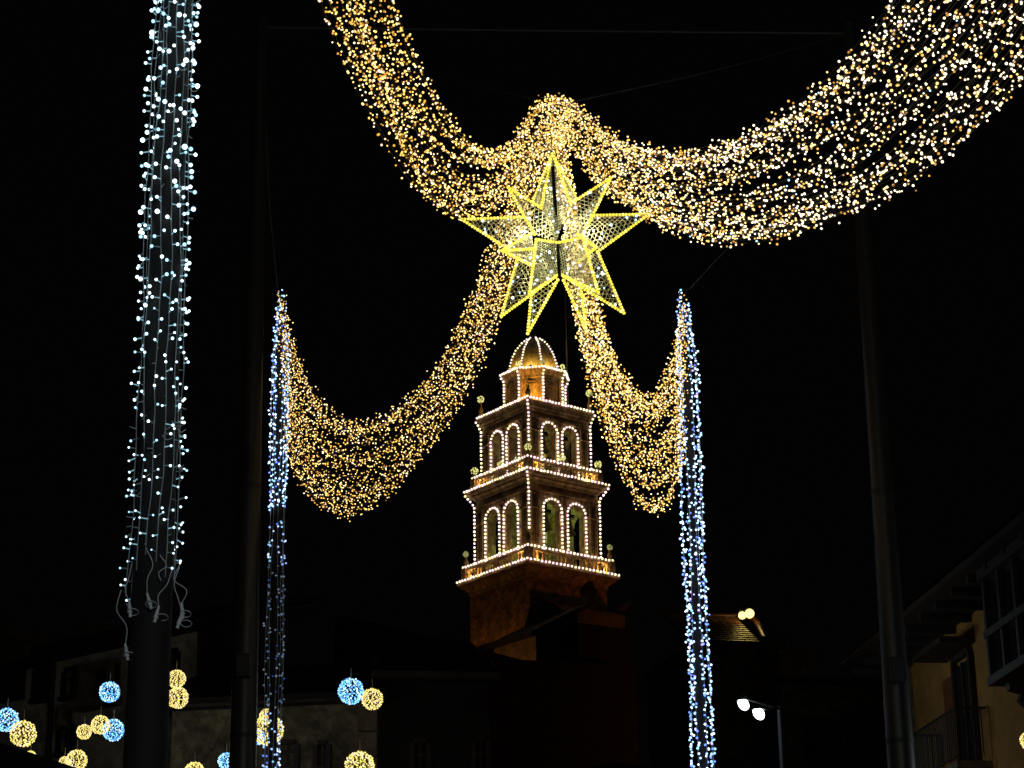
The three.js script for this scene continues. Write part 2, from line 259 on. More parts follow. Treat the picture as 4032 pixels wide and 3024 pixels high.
{
  const c = 1 / Math.cos(Math.PI / 8), O = (r, y, k) => { const a = (k + .5) * Math.PI / 4; return [r * c * Math.sin(a), y, r * c * Math.cos(a)]; }, names = { '-3': 'far left', '-2': 'left', '-1': 'middle left', 0: 'middle right', 1: 'right' };
  for (const k of [-3, -2, -1, 0]) towerString(`bulb string on the rim of the lantern below the dome, ${['leftmost', 'second from left', 'second from right', 'rightmost'][k + 3]} side`, [O(2.05, 49.58, k), O(2.05, 49.58, k + 1)], .2);
  for (const k of [-3, -2, -1, 0, 1]) towerString(`bulb string down the ${names[k]} angle of the octagonal lantern`, [O(1.98, 49.35, k), O(1.84, 49.1, k), O(1.84, k < -2 || k > 0 ? 47.6 : 47.2, k)], .22);
  const ribs = [[1.53, 49.8], [1.47, 50.25], [1.33, 50.77], [1.09, 51.31], [.8, 51.76], [.48, 52.08], [.25, 52.24]];
  for (const k of [-3, -2, -1, 0, 1]) towerString(`bulb string up the ${names[k]} rib of the dome`, ribs.map(([r, y]) => O(r, y, k)), .225, .06);
}
{ // lightning rod behind the dome
  const b = at(2234, 1495, 136), t = at(2231, 1120, 136), m = at(2232, 1340, 136), g = thing('antenna_mast', 'thin vertical rod rising behind the tower dome towards the star', 'mast', V3(b.x, 40, b.z));
  part(g, 'pole', rod(V3(0, 0, 0), V3(0, m.y - 40, 0), .06, .05), M.cable); part(g, 'tip', rod(V3(0, m.y - 40, 0), V3(0, t.y - 40, 0), .025, .015), M.cable);
}

// ---------------------------------------------------------------- church round the tower's foot, all in the dark
const c2 = (x, y) => [1750 + x / 2.07375, 1800 + y / 2.07375], c8 = (x, y) => [2600 + x / 2.0137, 2200 + y / 2.0137], c6 = (x, y) => [x / 2.212, 2300 + y / 2.212], c7 = (x, y) => [1000 + x / 2.212, 2400 + y / 2.212], cR = (x, y) => [3300 + x / 1.4754, 1900 + y / 1.4754];
{
  const g = thing('church', 'dark church body with tiled roofs at the foot of the bell tower', 'church', TO, TURN);
  const gz = 7, [ax, ay] = onWall(TF, ...c2(1150, 1238), gz), [lx, ly] = onWall(TF, ...c2(735, 1440), gz), [rx] = onWall(TF, ...c2(1092, 1500), gz);
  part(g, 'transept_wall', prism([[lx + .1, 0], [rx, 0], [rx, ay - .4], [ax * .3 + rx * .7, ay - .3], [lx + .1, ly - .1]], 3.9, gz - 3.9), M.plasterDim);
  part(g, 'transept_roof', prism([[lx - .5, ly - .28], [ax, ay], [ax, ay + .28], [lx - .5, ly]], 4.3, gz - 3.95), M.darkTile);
  const [wx] = onWall(TF, ...c2(1388, 1290), 5), [, wy] = onWall(TF, ...c2(1300, 1262), 5);
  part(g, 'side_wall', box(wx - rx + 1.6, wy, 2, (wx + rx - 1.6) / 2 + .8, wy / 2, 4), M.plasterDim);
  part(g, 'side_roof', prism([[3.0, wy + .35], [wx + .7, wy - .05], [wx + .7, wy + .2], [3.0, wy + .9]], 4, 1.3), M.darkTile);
  part(g, 'buttress', [box(.9, 31.0, 5.6, -3.38, 15.5, 0)], M.shaft);
  part(g, 'buttress_cap', [box(1.25, .22, 6.0, -3.5, 31.1, 0)], M.darkTile);
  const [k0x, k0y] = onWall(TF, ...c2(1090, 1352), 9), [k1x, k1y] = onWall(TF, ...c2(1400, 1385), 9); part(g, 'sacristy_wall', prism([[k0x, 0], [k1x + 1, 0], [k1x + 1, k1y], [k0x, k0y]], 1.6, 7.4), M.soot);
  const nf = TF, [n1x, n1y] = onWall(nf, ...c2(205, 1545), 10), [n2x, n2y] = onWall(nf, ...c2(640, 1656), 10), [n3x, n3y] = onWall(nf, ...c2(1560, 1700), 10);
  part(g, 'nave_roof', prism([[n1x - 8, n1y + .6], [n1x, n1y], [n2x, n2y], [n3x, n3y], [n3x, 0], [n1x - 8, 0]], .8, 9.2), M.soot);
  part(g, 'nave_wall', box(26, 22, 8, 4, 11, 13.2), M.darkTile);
}
{ // unseen street lantern at the church door throws warm light up the tower's shaft
  const put = (p, cd, color, label) => { const g = thing('street_lantern', label, 'street lamp', V3(p.x, 0, p.z)); part(g, 'post', rod(V3(0, 0, 0), V3(0, p.y - .25, 0), .09, .05), M.iron); part(g, 'lantern_cap', new THREE.ConeGeometry(.3, .22, 8).translate(0, p.y + .42, 0), M.iron); part(g, 'lamp_glass', new THREE.SphereGeometry(.17, 12, 8).translate(0, p.y, 0), glowing('lamp_glass', 1, .6, .2, 3)); lampLight(g, V3(0, p.y, 0), new THREE.Color(color), cd, 8); };
  const a = V3(-9, 0, 1).applyAxisAngle(V3(0, 1, 0), TURN).add(TO); a.y = 26; put(a, 62, 0xffb050, 'tall iron street lantern beside the church, west of the tower foot');
  const b = V3(5.6, 0, 9.5).applyAxisAngle(V3(0, 1, 0), TURN).add(TO); const k = at(3300, 2780, 128); put(k, 46, 0xff9448, 'iron street lantern behind the small dark houses, east of the church');
}

// ---------------------------------------------------------------- garlands: nets of bulb strands draped from four columns to one point
const WARM = [[.29, [2.4, 1.7, .54]], [.25, [1.95, 1.16, .24]], [.18, [1.2, .58, .08]], [.14, [2.7, 2.2, 1.35]], [.09, [.6, .26, .04]], [.05, [1.8, 1.1, .8]], [.006, [.9, 1.7, 3.2]]], PALE = [[.3, [2.6, 2.05, 1.15]], [.17, [2.1, 1.4, .45]], [.1, [1.3, .7, .16]], [.28, [2.8, 2.4, 1.8]], [.07, [.7, .33, .07]], [.07, [2.0, 1.5, 1.35]], [.006, [.9, 1.7, 3.2]]];
const TIE = atD(1196, 262, 16.8);
function garland(label, stations, depths, strands, gap, size, seed, share = .62, jit = .035, table = WARM, bands = false) {
  const r = rng(seed), n = stations.length, mid = atD(...stations[n >> 1].slice(0, 2), depths[n >> 1]), base = V3(mid.x, 0, mid.z);
  const g = thing('light_garland', label, 'light garland', base, 0, 'warm garlands swagged from the star to the light columns'), list = [], cables = [];
  for (let s = 0; s < strands; s++) {
    const phi = (s + rr(-.4, .4, r)) / strands * 2 * Math.PI, fill = r() > share ? Math.sqrt(r()) : 1, wob = rr(0, 6.28, r), wk = rr(.5, 1.3, r), lay = (s + r()) / strands, lane = s % 10 < 3 ? rr(-.02, .13, r) : s % 10 < 9 || s > 20 ? .5 + .52 * Math.sqrt((s % 10 - 3 + r()) / 6) : rr(.2, .45, r);
    const P = stations.map(([ux, uy, lx, ly], k) => {
      const even = .5 - .5 * Math.cos(phi) * fill * (1 + .15 * Math.sin(wob + wk * k)), mix = Math.min(1, Math.max(.3, .3 + (k - 4) * .25)), t = bands ? mix * lane + (1 - mix) * even + .05 * Math.sin(wob + wk * k) : s % 4 ? lay + .06 * Math.sin(wob + wk * k) : even, tt = Math.max(-.015, Math.min(1.0, t)), a = atD(ux, uy, depths[k]), b = atD(lx, ly, depths[k]), hw = a.distanceTo(b) / 2;
      return a.lerp(b, tt).add(V3(0, 0, Math.sin(phi) * fill * hw * .75)).sub(base);
    });
    const c = new THREE.CatmullRomCurve3(P, false, 'centripetal'), L = c.getLength(), m = Math.floor(L / gap);
    c.arcLengthDivisions = 160;
    for (let k = 0; k < m; k++) {
      const p0 = c.getPointAt(Math.min(1, (k + rr(0, .9, r)) / m)), near = p0.clone().add(base).distanceTo(TIE); if (near > .3 && r() > .42 + .42 * near) continue;
      const p = p0.add(V3(gauss(r) * jit, gauss(r) * jit, gauss(r) * jit)), col = pick(r, (k / m) > .12 + .4 * r() ? table : WARM);
      list.push({ p, r: size * rr(.72, 1.25, r), c: col });
    }
    cables.push(new THREE.TubeGeometry(c, 70, .0022, 3));
  }
  const m = part(g, 'cable_net', cables, M.blackCable); m.userData.kind = 'stuff';
  bulbSet(g, list);
  return g;
}
const CZ = 16.8, TIP = [1195, 215, 1200, 308];
garland('warm garland swooping from the frame top down past the bright near column to the star', [[440, -560, 400, -560], [700, -250, 520, -220], [812, -60, 668, -70], [856, 20, 700, 25], [912, 150, 757, 170], [966, 245, 818, 290], [1012, 305, 892, 398], [1060, 333, 972, 447], [1106, 318, 1045, 447], [1138, 264, 1108, 398], [1160, 223, 1158, 330], TIP], [10.6, 11.2, 11.8, 12.2, 13, 13.7, 14.3, 14.9, 15.5, 16, 16.4, 16.8], 34, .068, .0067, 41, .8, .03, WARM, true);
garland('wide warm garland swooping from the star up to the frame corner opposite the near column', [TIP, [1232, 221, 1229, 300], [1300, 282, 1290, 385], [1370, 324, 1378, 450], [1450, 338, 1462, 489], [1540, 328, 1572, 510], [1630, 292, 1690, 498], [1730, 224, 1822, 452], [1818, 140, 1965, 385], [1900, 45, 2105, 270], [1990, -60, 2235, 140], [2250, -330, 2420, -200], [2560, -640, 2580, -620]], [16.8, 16.3, 15.7, 15, 14.3, 13.6, 12.9, 12.2, 11.6, 11, 10.4, 9.2, 8.4], 48, .072, .0068, 42, .45, .05, PALE);
garland('warm garland sagging low from the star to the slim blue column beside the dark pole', [[1190, 230, 1208, 300], [1130, 350, 1166, 380], [1090, 460, 1136, 500], [1042, 590, 1100, 610], [1004, 680, 1060, 722], [945, 798, 1002, 850], [868, 878, 915, 975], [780, 915, 822, 1078], [712, 888, 735, 1108], [664, 828, 672, 1066], [632, 745, 634, 1010], [610, 640, 614, 930]], [16.8, 17.8, 18.7, 19.7, 20.6, 21.6, 22.6, 23.6, 24.6, 25.5, 26.3, 27], 40, .088, .0070, 43, .5, .06);
garland('warm garland hanging as a deep pouch from star to bright blue column right of tower', [[1226, 232, 1196, 300], [1230, 380, 1212, 395], [1258, 510, 1226, 525], [1290, 645, 1240, 672], [1314, 740, 1262, 782], [1346, 806, 1290, 880], [1378, 848, 1330, 985], [1410, 855, 1385, 1082], [1440, 805, 1440, 1088], [1460, 735, 1471, 1020], [1474, 640, 1482, 950]], [16.8, 17.6, 18.4, 19.2, 20, 20.8, 21.6, 22.3, 23, 23.6, 24], 42, .07, .0079, 44, .5, .045);

// ---------------------------------------------------------------- star: wire spikes edged with yellow rope light
{
  const SZ = 15.3, px = (x, y) => [(1750 + x / 2.0733) / K, (550 + y / 2.0733) / K], S = (x, y, d) => atD(...px(x, y), SZ + d);
  const base = S(915, 830, 0), g = thing('star', 'large hanging star of wire mesh spikes edged in yellow rope light, above the tower dome', 'star', base);
  const R = rng(51), BE = [[.5, [1.75, 1.45, .17]], [.3, [1.35, 1.08, .1]], [.2, [2.1, 1.85, .45]]], WH = [[.6, [2.2, 2.6, 3.0]], [.4, [1.2, 1.9, 2.6]]];
  const under = glowing('rope_light_core', .62, .48, .03, 1);
  const rel = (p) => p.clone().sub(base);
  function net(tri, dense) {                                                            // a diamond net clipped to a triangle
    const [a, b, c] = tri, e = b.clone().sub(a).normalize(), n = e.clone().cross(c.clone().sub(a)).normalize(), f = n.clone().cross(e), flat = tri.map((p) => [p.clone().sub(a).dot(e), p.clone().sub(a).dot(f)]), out = [];
    for (const ang of [.95, -.95, 0]) {
      const dx = Math.cos(ang), dy = Math.sin(ang), q = flat.map(([x, y]) => -x * dy + y * dx), lo = Math.min(...q), hi = Math.max(...q), step = (ang ? .03 : .05) * (dense ? .62 : 1);
      for (let s = lo + step / 2; s < hi; s += step) {
        const hit = []; for (let i = 0; i < 3; i++) { const j = (i + 1) % 3, u = (s - q[i]) / (q[j] - q[i]); if (u >= 0 && u <= 1) hit.push(V3().addScaledVector(e, flat[i][0] + (flat[j][0] - flat[i][0]) * u).addScaledVector(f, flat[i][1] + (flat[j][1] - flat[i][1]) * u).add(a)); }
        if (hit.length > 1 && hit[0].distanceTo(hit[1]) > .01) out.push(rod(rel(hit[0]), rel(hit[1]), ang ? .0032 : .0022, undefined, 3));
      }
    }
    return out;
  }
  function spike(label, tip, ring, edges) {                                      // tip, base points in order, rope-lit edges as pairs (0 = tip)
    const P = [tip, ...ring].map((p) => S(...p)), part0 = new THREE.Group(); part0.name = 'star_spike'; if (label) part0.userData.label = label; g.add(part0);
    for (let i = 1; i + 1 < P.length; i++) {
      const tri = [P[0], P[i], P[i + 1]];
      if (tri[1].clone().sub(tri[0]).cross(tri[2].clone().sub(tri[0])).length() < .004) continue;
      part(part0, 'mesh_panel', net(tri, !!label), M.wire);
      const n = Math.round(tri[1].clone().sub(tri[0]).cross(tri[2].clone().sub(tri[0])).length() / 2 * 85) + 1, l = [];
      for (let k = 0; k < n; k++) { let u = R(), v = R(); if (u + v > 1) { u = 1 - u; v = 1 - v; } l.push({ p: rel(P[0].clone().addScaledVector(P[i].clone().sub(P[0]), u).addScaledVector(P[i + 1].clone().sub(P[0]), v)), r: rr(.006, .0105, R), c: pick(R, WH) }); }
      for (const b of l) bulbMesh(part0, 'bulb', b.p, b.r, b.c);
    }
    for (const [i, j] of edges) {
      const a = rel(P[i]), b = rel(P[j]), d = a.distanceTo(b), n = Math.max(2, Math.round(d / .024)), l = [];
      for (let k = 0; k <= n; k++) l.push({ p: a.clone().lerp(b, k / n), r: .0122 * rr(.92, 1.08, R), c: pick(R, BE) });
      const rope = part(part0, 'rope_light', rod(a, b, .008, .008, 5), under); bulbMass(rope, 'rope_beads', l);
    }
  }
  const ct = [912, 830, -.12], A2 = [790, 558, .0], B2 = [1030, 522, .0];
  spike('tall upright spike', [880, 115, 0], [[722, 505, .12], A2, [908, 835, -.16], B2, [1076, 482, .12]], [[0, 1], [0, 2], [0, 4], [0, 5]]);
  spike(null, [520, 388, .05], [A2, [905, 838, -.05], [735, 772, .06], [690, 620, .14]], [[0, 1], [0, 3]]);
  spike(null, [1358, 312, .05], [B2, [945, 838, -.05], [1135, 772, .06], [1130, 600, .14]], [[0, 1], [0, 3]]);
  spike(null, [140, 650, .08], [[650, 632, .1], [712, 765, -.02], [520, 893, .1]], [[0, 1], [0, 3]]);
  spike(null, [1668, 608, .08], [[1195, 618, .1], [1095, 775, -.02], [1250, 915, .1]], [[0, 1], [0, 3]]);
  spike('stubby spike turned towards the viewer', [470, 905, -.25], [[712, 765, -.02], [730, 890, -.05], [705, 1022, .02]], [[0, 1], [0, 2], [0, 3]]);
  spike(null, [1238, 880, -.25], [[1085, 772, -.02], [1140, 800, -.05], [1090, 1000, .02]], [[0, 1], [0, 3]]);
  spike(null, [465, 1440, .08], [[605, 940, .1], [750, 900, -.02], [925, 1105, .1]], [[0, 1], [0, 3]]);
  spike(null, [1465, 1415, .08], [[1258, 930, .1], [1130, 900, -.02], [950, 1100, .1]], [[0, 1], [0, 3]]);
  spike(null, [680, 1582, .16], [[712, 1245, .16], [925, 1145, .1]], [[0, 1], [0, 2]]);
  spike(null, [1158, 1562, .16], [[972, 1148, .1], [1110, 1190, .16]], [[0, 1], [0, 2]]);
  spike('broad front spike', [694, 1258, -.2], [[750, 815, -.1], [914, 838, -.16], [925, 1105, -.1]], [[0, 1], [0, 3], [1, 2]]);
  spike('broad front spike', [1256, 1246, -.2], [[945, 1098, -.1], [940, 838, -.16], [1128, 800, -.1]], [[0, 1], [0, 3], [3, 2]]);
  // the dark seam: the spine on which the two halves are bolted
  part(g, 'spine', rod(rel(S(884, 225, -.06)), rel(S(940, 1120, -.14)), .0125, .0125, 8), M.pitch);
  part(g, 'hanger', rod(rel(S(880, 115, 0)), rel(S(868, -60, .1)), .004, .004, 6), M.cable);
for (const [x, y, z, cd] of [[-.02, .34, .03, .32], [-.25, .06, .05, .26], [.27, .06, .05, .24], [0, -.16, .02, .5], [.0, .1, .08, .24]]) {
    const core = part(g, 'core_lamp', new THREE.SphereGeometry(.009, 12, 8), glowing('lamp_glass', 1, 1, .9, 2)); core.position.set(x, y, z); lampLight(core, V3(0, 0, 0), new THREE.Color(1, .93, .58), cd, .5);
  }
}

// ---------------------------------------------------------------- light columns: strings hung round four posts
const ICE = [[.5, [1.6, 2.45, 2.9]], [.3, [2.4, 3.0, 3.2]], [.2, [.7, 1.3, 1.75]]], BLUE = [[.34, [.95, 1.6, 3.0]], [.36, [1.9, 2.5, 3.2]], [.14, [.3, .55, 2.3]], [.12, [.6, 1.4, 1.9]], [.04, [1.1, .85, 2.2]]];
const stemLit = glowing('bulb_holder', .18, .38, .45, 1), stemDim = new THREE.MeshStandardMaterial({ color: new THREE.Color(.45, .5, .5), roughness: .5 });
{ // the near column
  const d = 10.5, b = atD(311, 1659, d), t = atD(383, 0, d), x = (b.x + t.x) / 2;
  const post = thing('support_post', 'thick brown steel post inside the near white column of lights', 'post', V3(x, 0, -d));
  part(post, 'pole', rod(V3(0, .02, 0), V3(0, 13.4, 0), .125, .034, 28), M.steel); part(post, 'base_plate', box(.4, .03, .4, 0, .015, 0), M.steel);
  const g = thing('light_curtain', 'near column of ice white bulb strings with loose plugs hanging round the brown post', 'light curtain', V3(x, 0, -d));
  const R = rng(61), yAt = (dy) => { const q = dirOf(340 * K, dy * K); return EYE_Y + q.y * d / -q.z; };
  [[-.128, .03, 1290], [-.118, -.06, 1310], [-.078, .088, 1240], [-.018, .116, 1210], [.042, .108, 1225], [.09, .075, 1255], [.112, .01, 1240], [.106, -.06, 1225]].forEach(([ox, oz, end], si) => {
    const y0 = yAt(end), top = 13.1, ph = rr(0, 6, R), pts = [];
    for (let k = 0; k <= 60; k++) { const y = y0 + (top - y0) * k / 60; const nw = Math.max(.5, .9 - .055 * (y - y0)); pts.push(V3(ox * nw + .010 * Math.sin(ph + y * 2.1) + .006 * Math.sin(y * 6.3 + ph * 3) + .003 * Math.sin(y * 17 + ph * 5), y, oz * nw + .006 * Math.cos(ph * 2 + y * 2.6))); }
    const s = part(g, 'light_string', tube(pts, .003, 240, 5), M.dullCable), front = oz > -.02;
    for (let y = y0 + .05; y < 9.6; y += rr(.02, .1, R) * (front ? 1 : 1.2)) {
      const k = (y - y0) / (top - y0) * 60, i = Math.min(59, Math.floor(k)), p = pts[i].clone().lerp(pts[i + 1], k - i), out = Math.atan2(oz, ox) + rr(-1.3, 1.3, R), dir = V3(Math.cos(out), rr(-.35, .3, R), Math.sin(out)).normalize(), lit = R() > .1, up = Math.min(1, Math.max(0, (y - 4.6) / 2.4)), len = rr(.026, .036, R), tip = p.clone().addScaledVector(dir, len);
      part(s, 'bulb_holder', rod(p, tip, .0034, .0024, 6), lit && R() < .35 + .6 * up ? stemLit : stemDim);
      if (lit) bulbMesh(s, 'bulb', tip.clone().addScaledVector(dir, .004), (.0054 + .0072 * up * R() * R() + .003 * up) * rr(.8, 1.15, R), pick(R, ICE));
    }
    for (let y = y0 + rr(.3, 1, R); y < 9; y += rr(1.6, 2.6, R)) part(s, 'cross_tie', tube([V3(ox * .8, y, oz * .8 + .01), V3(ox * .8 + .02, y - .02, Math.sqrt(Math.max(.0002, .0105 - (ox * .8 + .02) ** 2))), V3(ox * .8 + .045, y - .005, Math.sqrt(Math.max(.0002, .0105 - (ox * .8 + .045) ** 2)))], .0018, 8, 4), M.paleCable);
    // loose tail with its white plug and a closing loop
    const drop = [.24, .1, .16, .2, .1, .15, .2, .17][si], e = V3(ox + rr(-.05, .04, R), y0 - drop, oz + .02);
    part(s, 'tail', tube([V3(ox * 1.12, y0 + .03, oz), V3(ox + rr(-.03, .05, R), y0 - .3 * drop, oz + .02), V3(e.x + rr(-.03, .03, R), y0 - .65 * drop, oz + .03), e], .0026, 20, 5), M.paleCable);
    if (si !== 1 && si !== 4) {
      const tilt = rr(-.35, .35, R), pl = part(s, 'plug', [new THREE.CylinderGeometry(.0055, .0105, .05, 10).translate(0, -.02, 0), new THREE.CylinderGeometry(.0115, .0115, .012, 10).translate(0, -.05, 0), new THREE.CylinderGeometry(.007, .0085, .02, 10).translate(0, -.066, 0)], M.plug); pl.position.copy(e); pl.rotation.z = tilt;
      part(s, 'plug_loop', new THREE.TorusGeometry(.026, .0022, 6, 22).rotateX(1.15).translate(e.x + .02, e.y - .05, e.z), M.paleCable);
    }
  });
}
function farColumn(label, postLabel, top, d, spread, dims, seed) {
  const t = atD(...top, d), post = thing('support_post', postLabel, 'post', V3(t.x, 0, -d));
  part(post, 'pole', rod(V3(0, .02, 0), V3(0, t.y, 0), .06, .05, 20), M.steel); part(post, 'base_plate', box(.4, .03, .4, 0, .015, 0), M.steel);
  const g = thing('light_curtain', label, 'light curtain', V3(t.x, 0, -d)), R = rng(seed), list = [], bot = 4.2;
  for (let s = 0; s < 8; s++) {
    const a = s * Math.PI / 4 + .3, ph = rr(0, 6, R), pts = [];
    for (let k = 0; k <= 50; k++) { const y = bot + (t.y - bot) * k / 50, f = Math.min(1, .25 + (t.y - y) / 1.1), w = spread * f; pts.push(V3(Math.sin(a) * w + .012 * Math.sin(ph + y * 2), y, Math.cos(a) * w + .01 * Math.cos(ph + y * 3))); }
    part(g, 'light_string', tube(pts, .0028, 120, 4), M.paleCable);
    for (let k = 0; k < 150; k++) {
      const y = bot + (t.y - bot) * (k + R()) / 150, i = Math.min(49, Math.floor((y - bot) / (t.y - bot) * 50)), p = pts[i].clone().add(V3(gauss(R) * .026, 0, gauss(R) * .026)); p.y = y;
      const [keep, k1] = dims(y, t.y); if (R() > keep) continue;
      const c = pick(R, BLUE).map((v) => v * k1), b = { p, r: rr(.0095, .0145, R), c };
      list.push(b);
    }
  }
  bulbSet(g, list);
}
farColumn('slim blue white light column left of the sagging garland, dim towards its foot', 'dark post inside the slim light column that dims towards its foot', [610, 628], 27, .1, (y, top) => (y > top - 2.9 ? [.95, 1] : y > top - 3.05 ? [.1, .2] : y > top - 3.6 ? [.45, .45] : y > top - 5.45 ? [.45, .07] : [.55, .5]), 71);
farColumn('bright blue white light column right of the tower, lit over its whole length', 'dark post inside the bright blue column right of the tower', [1476, 626], 24, .112, () => [1, 1], 72);

// ---------------------------------------------------------------- plain poles and rigging
const P1 = atD(566, 62, 25), P2 = atD(1836, 72, 23);
for (const [p, r0, r1, label] of [[P1, .2, .075, 'tall dark tapered steel pole beside the slim blue column, joined to the cross cable'], [P2, .185, .07, 'tall dark tapered steel pole in front of the ochre house']]) {
  const g = thing('lighting_pole', label, 'pole', V3(p.x, 0, p.z), 0, 'dark steel poles that carry the rigging');
  part(g, 'pole', rod(V3(0, .03, 0), V3(0, p.y + .1, 0), r0, r1, 40), M.darkSteel); part(g, 'base_plate', box(.6, .04, .6, 0, .02, 0), M.iron); part(g, 'pole_cap', new THREE.SphereGeometry(r1 + .005, 16, 8).translate(0, p.y + .1, 0), M.darkSteel);
  for (const h of [.42, .61, .8]) part(g, 'band', new THREE.CylinderGeometry(r0 + (r1 - r0) * h + .006, r0 + (r1 - r0) * h + .006, .05, 32).translate(0, p.y * h, 0), M.iron);
  part(g, 'junction_box', rbox(.16, .26, .1, .015, 0, p.y * .47, r0 * .53 + r1 * .47 + .05), M.iron);
  part(g, 'cable_clamp', new THREE.TorusGeometry(r1 + .01, .012, 6, 20).rotateX(Math.PI / 2).translate(0, p.y - .05, 0), M.iron);
}
const wire = (label, pts, r = .005, m = M.dimCable) => solo('rigging_cable', tube(pts, r, 30, 5), m, label, 'cable', 'cables that carry the garlands');
wire('straight horizontal cable between the tops of the two dark poles', [P1.clone().setY(P1.y + .02), P1.clone().lerp(P2, .5).add(V3(0, .005, 0)), P2.clone()], .012, M.dimCable);
wire('thin cable from left dark pole top to the garland peak above the star', [P1.clone(), atD(880, 143, 21), atD(1150, 214, 17)], .006);
wire('thin cable from right dark pole top to the garland peak above the star', [P2.clone(), atD(1550, 150, 20), atD(1236, 220, 17)], .006);
wire('thin cable from the left dark pole down to the top of the slim blue column', [atD(575, 255, 25), atD(581, 420, 26), atD(600, 628, 27)], .006);
wire('thin cable from under the wide garland down to the top of the bright blue column', [atD(1700, 440, 22), atD(1582, 528, 23), atD(1488, 625, 24)], .006);

// ---------------------------------------------------------------- houses behind the square, left
const pane = (g, f, P, rects, zo, deep, name = 'window', m = M.glass) => rects.forEach(([x0, y0, x1, y1]) => {
  const a = onWall(f, ...P(x0, y1), zo), b = onWall(f, ...P(x1, y0), zo), w = Math.abs(b[0] - a[0]), h = Math.abs(b[1] - a[1]), cx = (a[0] + b[0]) / 2, cy = (a[1] + b[1]) / 2;
  const wn = part(g, name, [box(w, .08, .12, cx, cy + h / 2 + .04, zo + .03), box(w + .16, .08, .2, cx, cy - h / 2 - .04, zo + .06), box(.08, h, .12, cx - w / 2 - .04, cy, zo + .03), box(.08, h, .12, cx + w / 2 + .04, cy, zo + .03), box(.05, h, .06, cx, cy, zo + .01), box(w, .05, .05, cx, cy + h * .2, zo + .012)], M.wood);
  part(wn, 'pane', box(w - .01, h - .01, .02, cx, cy, zo - .01), m);
});
function tiledRoof(g, x0, x1, y, z0, z1, rise, m = M.darkTile) {                 // pan tiles in rows up a slope that leans back from z0 to z1
  const len = Math.hypot(z0 - z1, rise), ang = Math.atan2(rise, z0 - z1), nx = Math.max(2, Math.round((x1 - x0) / .24)), ny = Math.max(2, Math.round(len / .4)), t = new THREE.CylinderGeometry(.1, .115, .46, 8, 1, true, 0, Math.PI).rotateY(Math.PI / 2).rotateX(Math.PI / 2), im = new THREE.InstancedMesh(t, m, nx * ny), q = new THREE.Matrix4(), R = rng(99);
  part(g, 'roof_deck', new THREE.BoxGeometry(x1 - x0, .1, len).rotateX(ang).translate((x0 + x1) / 2, y + rise / 2 - .08, (z0 + z1) / 2), m);
  let k = 0; for (let i = 0; i < nx; i++) for (let j = 0; j < ny; j++) { const u = (j + .5) / ny; q.makeRotationFromEuler(new THREE.Euler(ang + .06, rr(-.03, .03, R), rr(-.05, .05, R))).setPosition(x0 + (x1 - x0) * (i + .5) / nx, y + rise * u + .02, z0 + (z1 - z0) * u); im.setMatrixAt(k++, q); }
  im.name = 'roof_tiles'; im.userData.kind = 'stuff'; im.castShadow = im.receiveShadow = true; g.add(im);
}
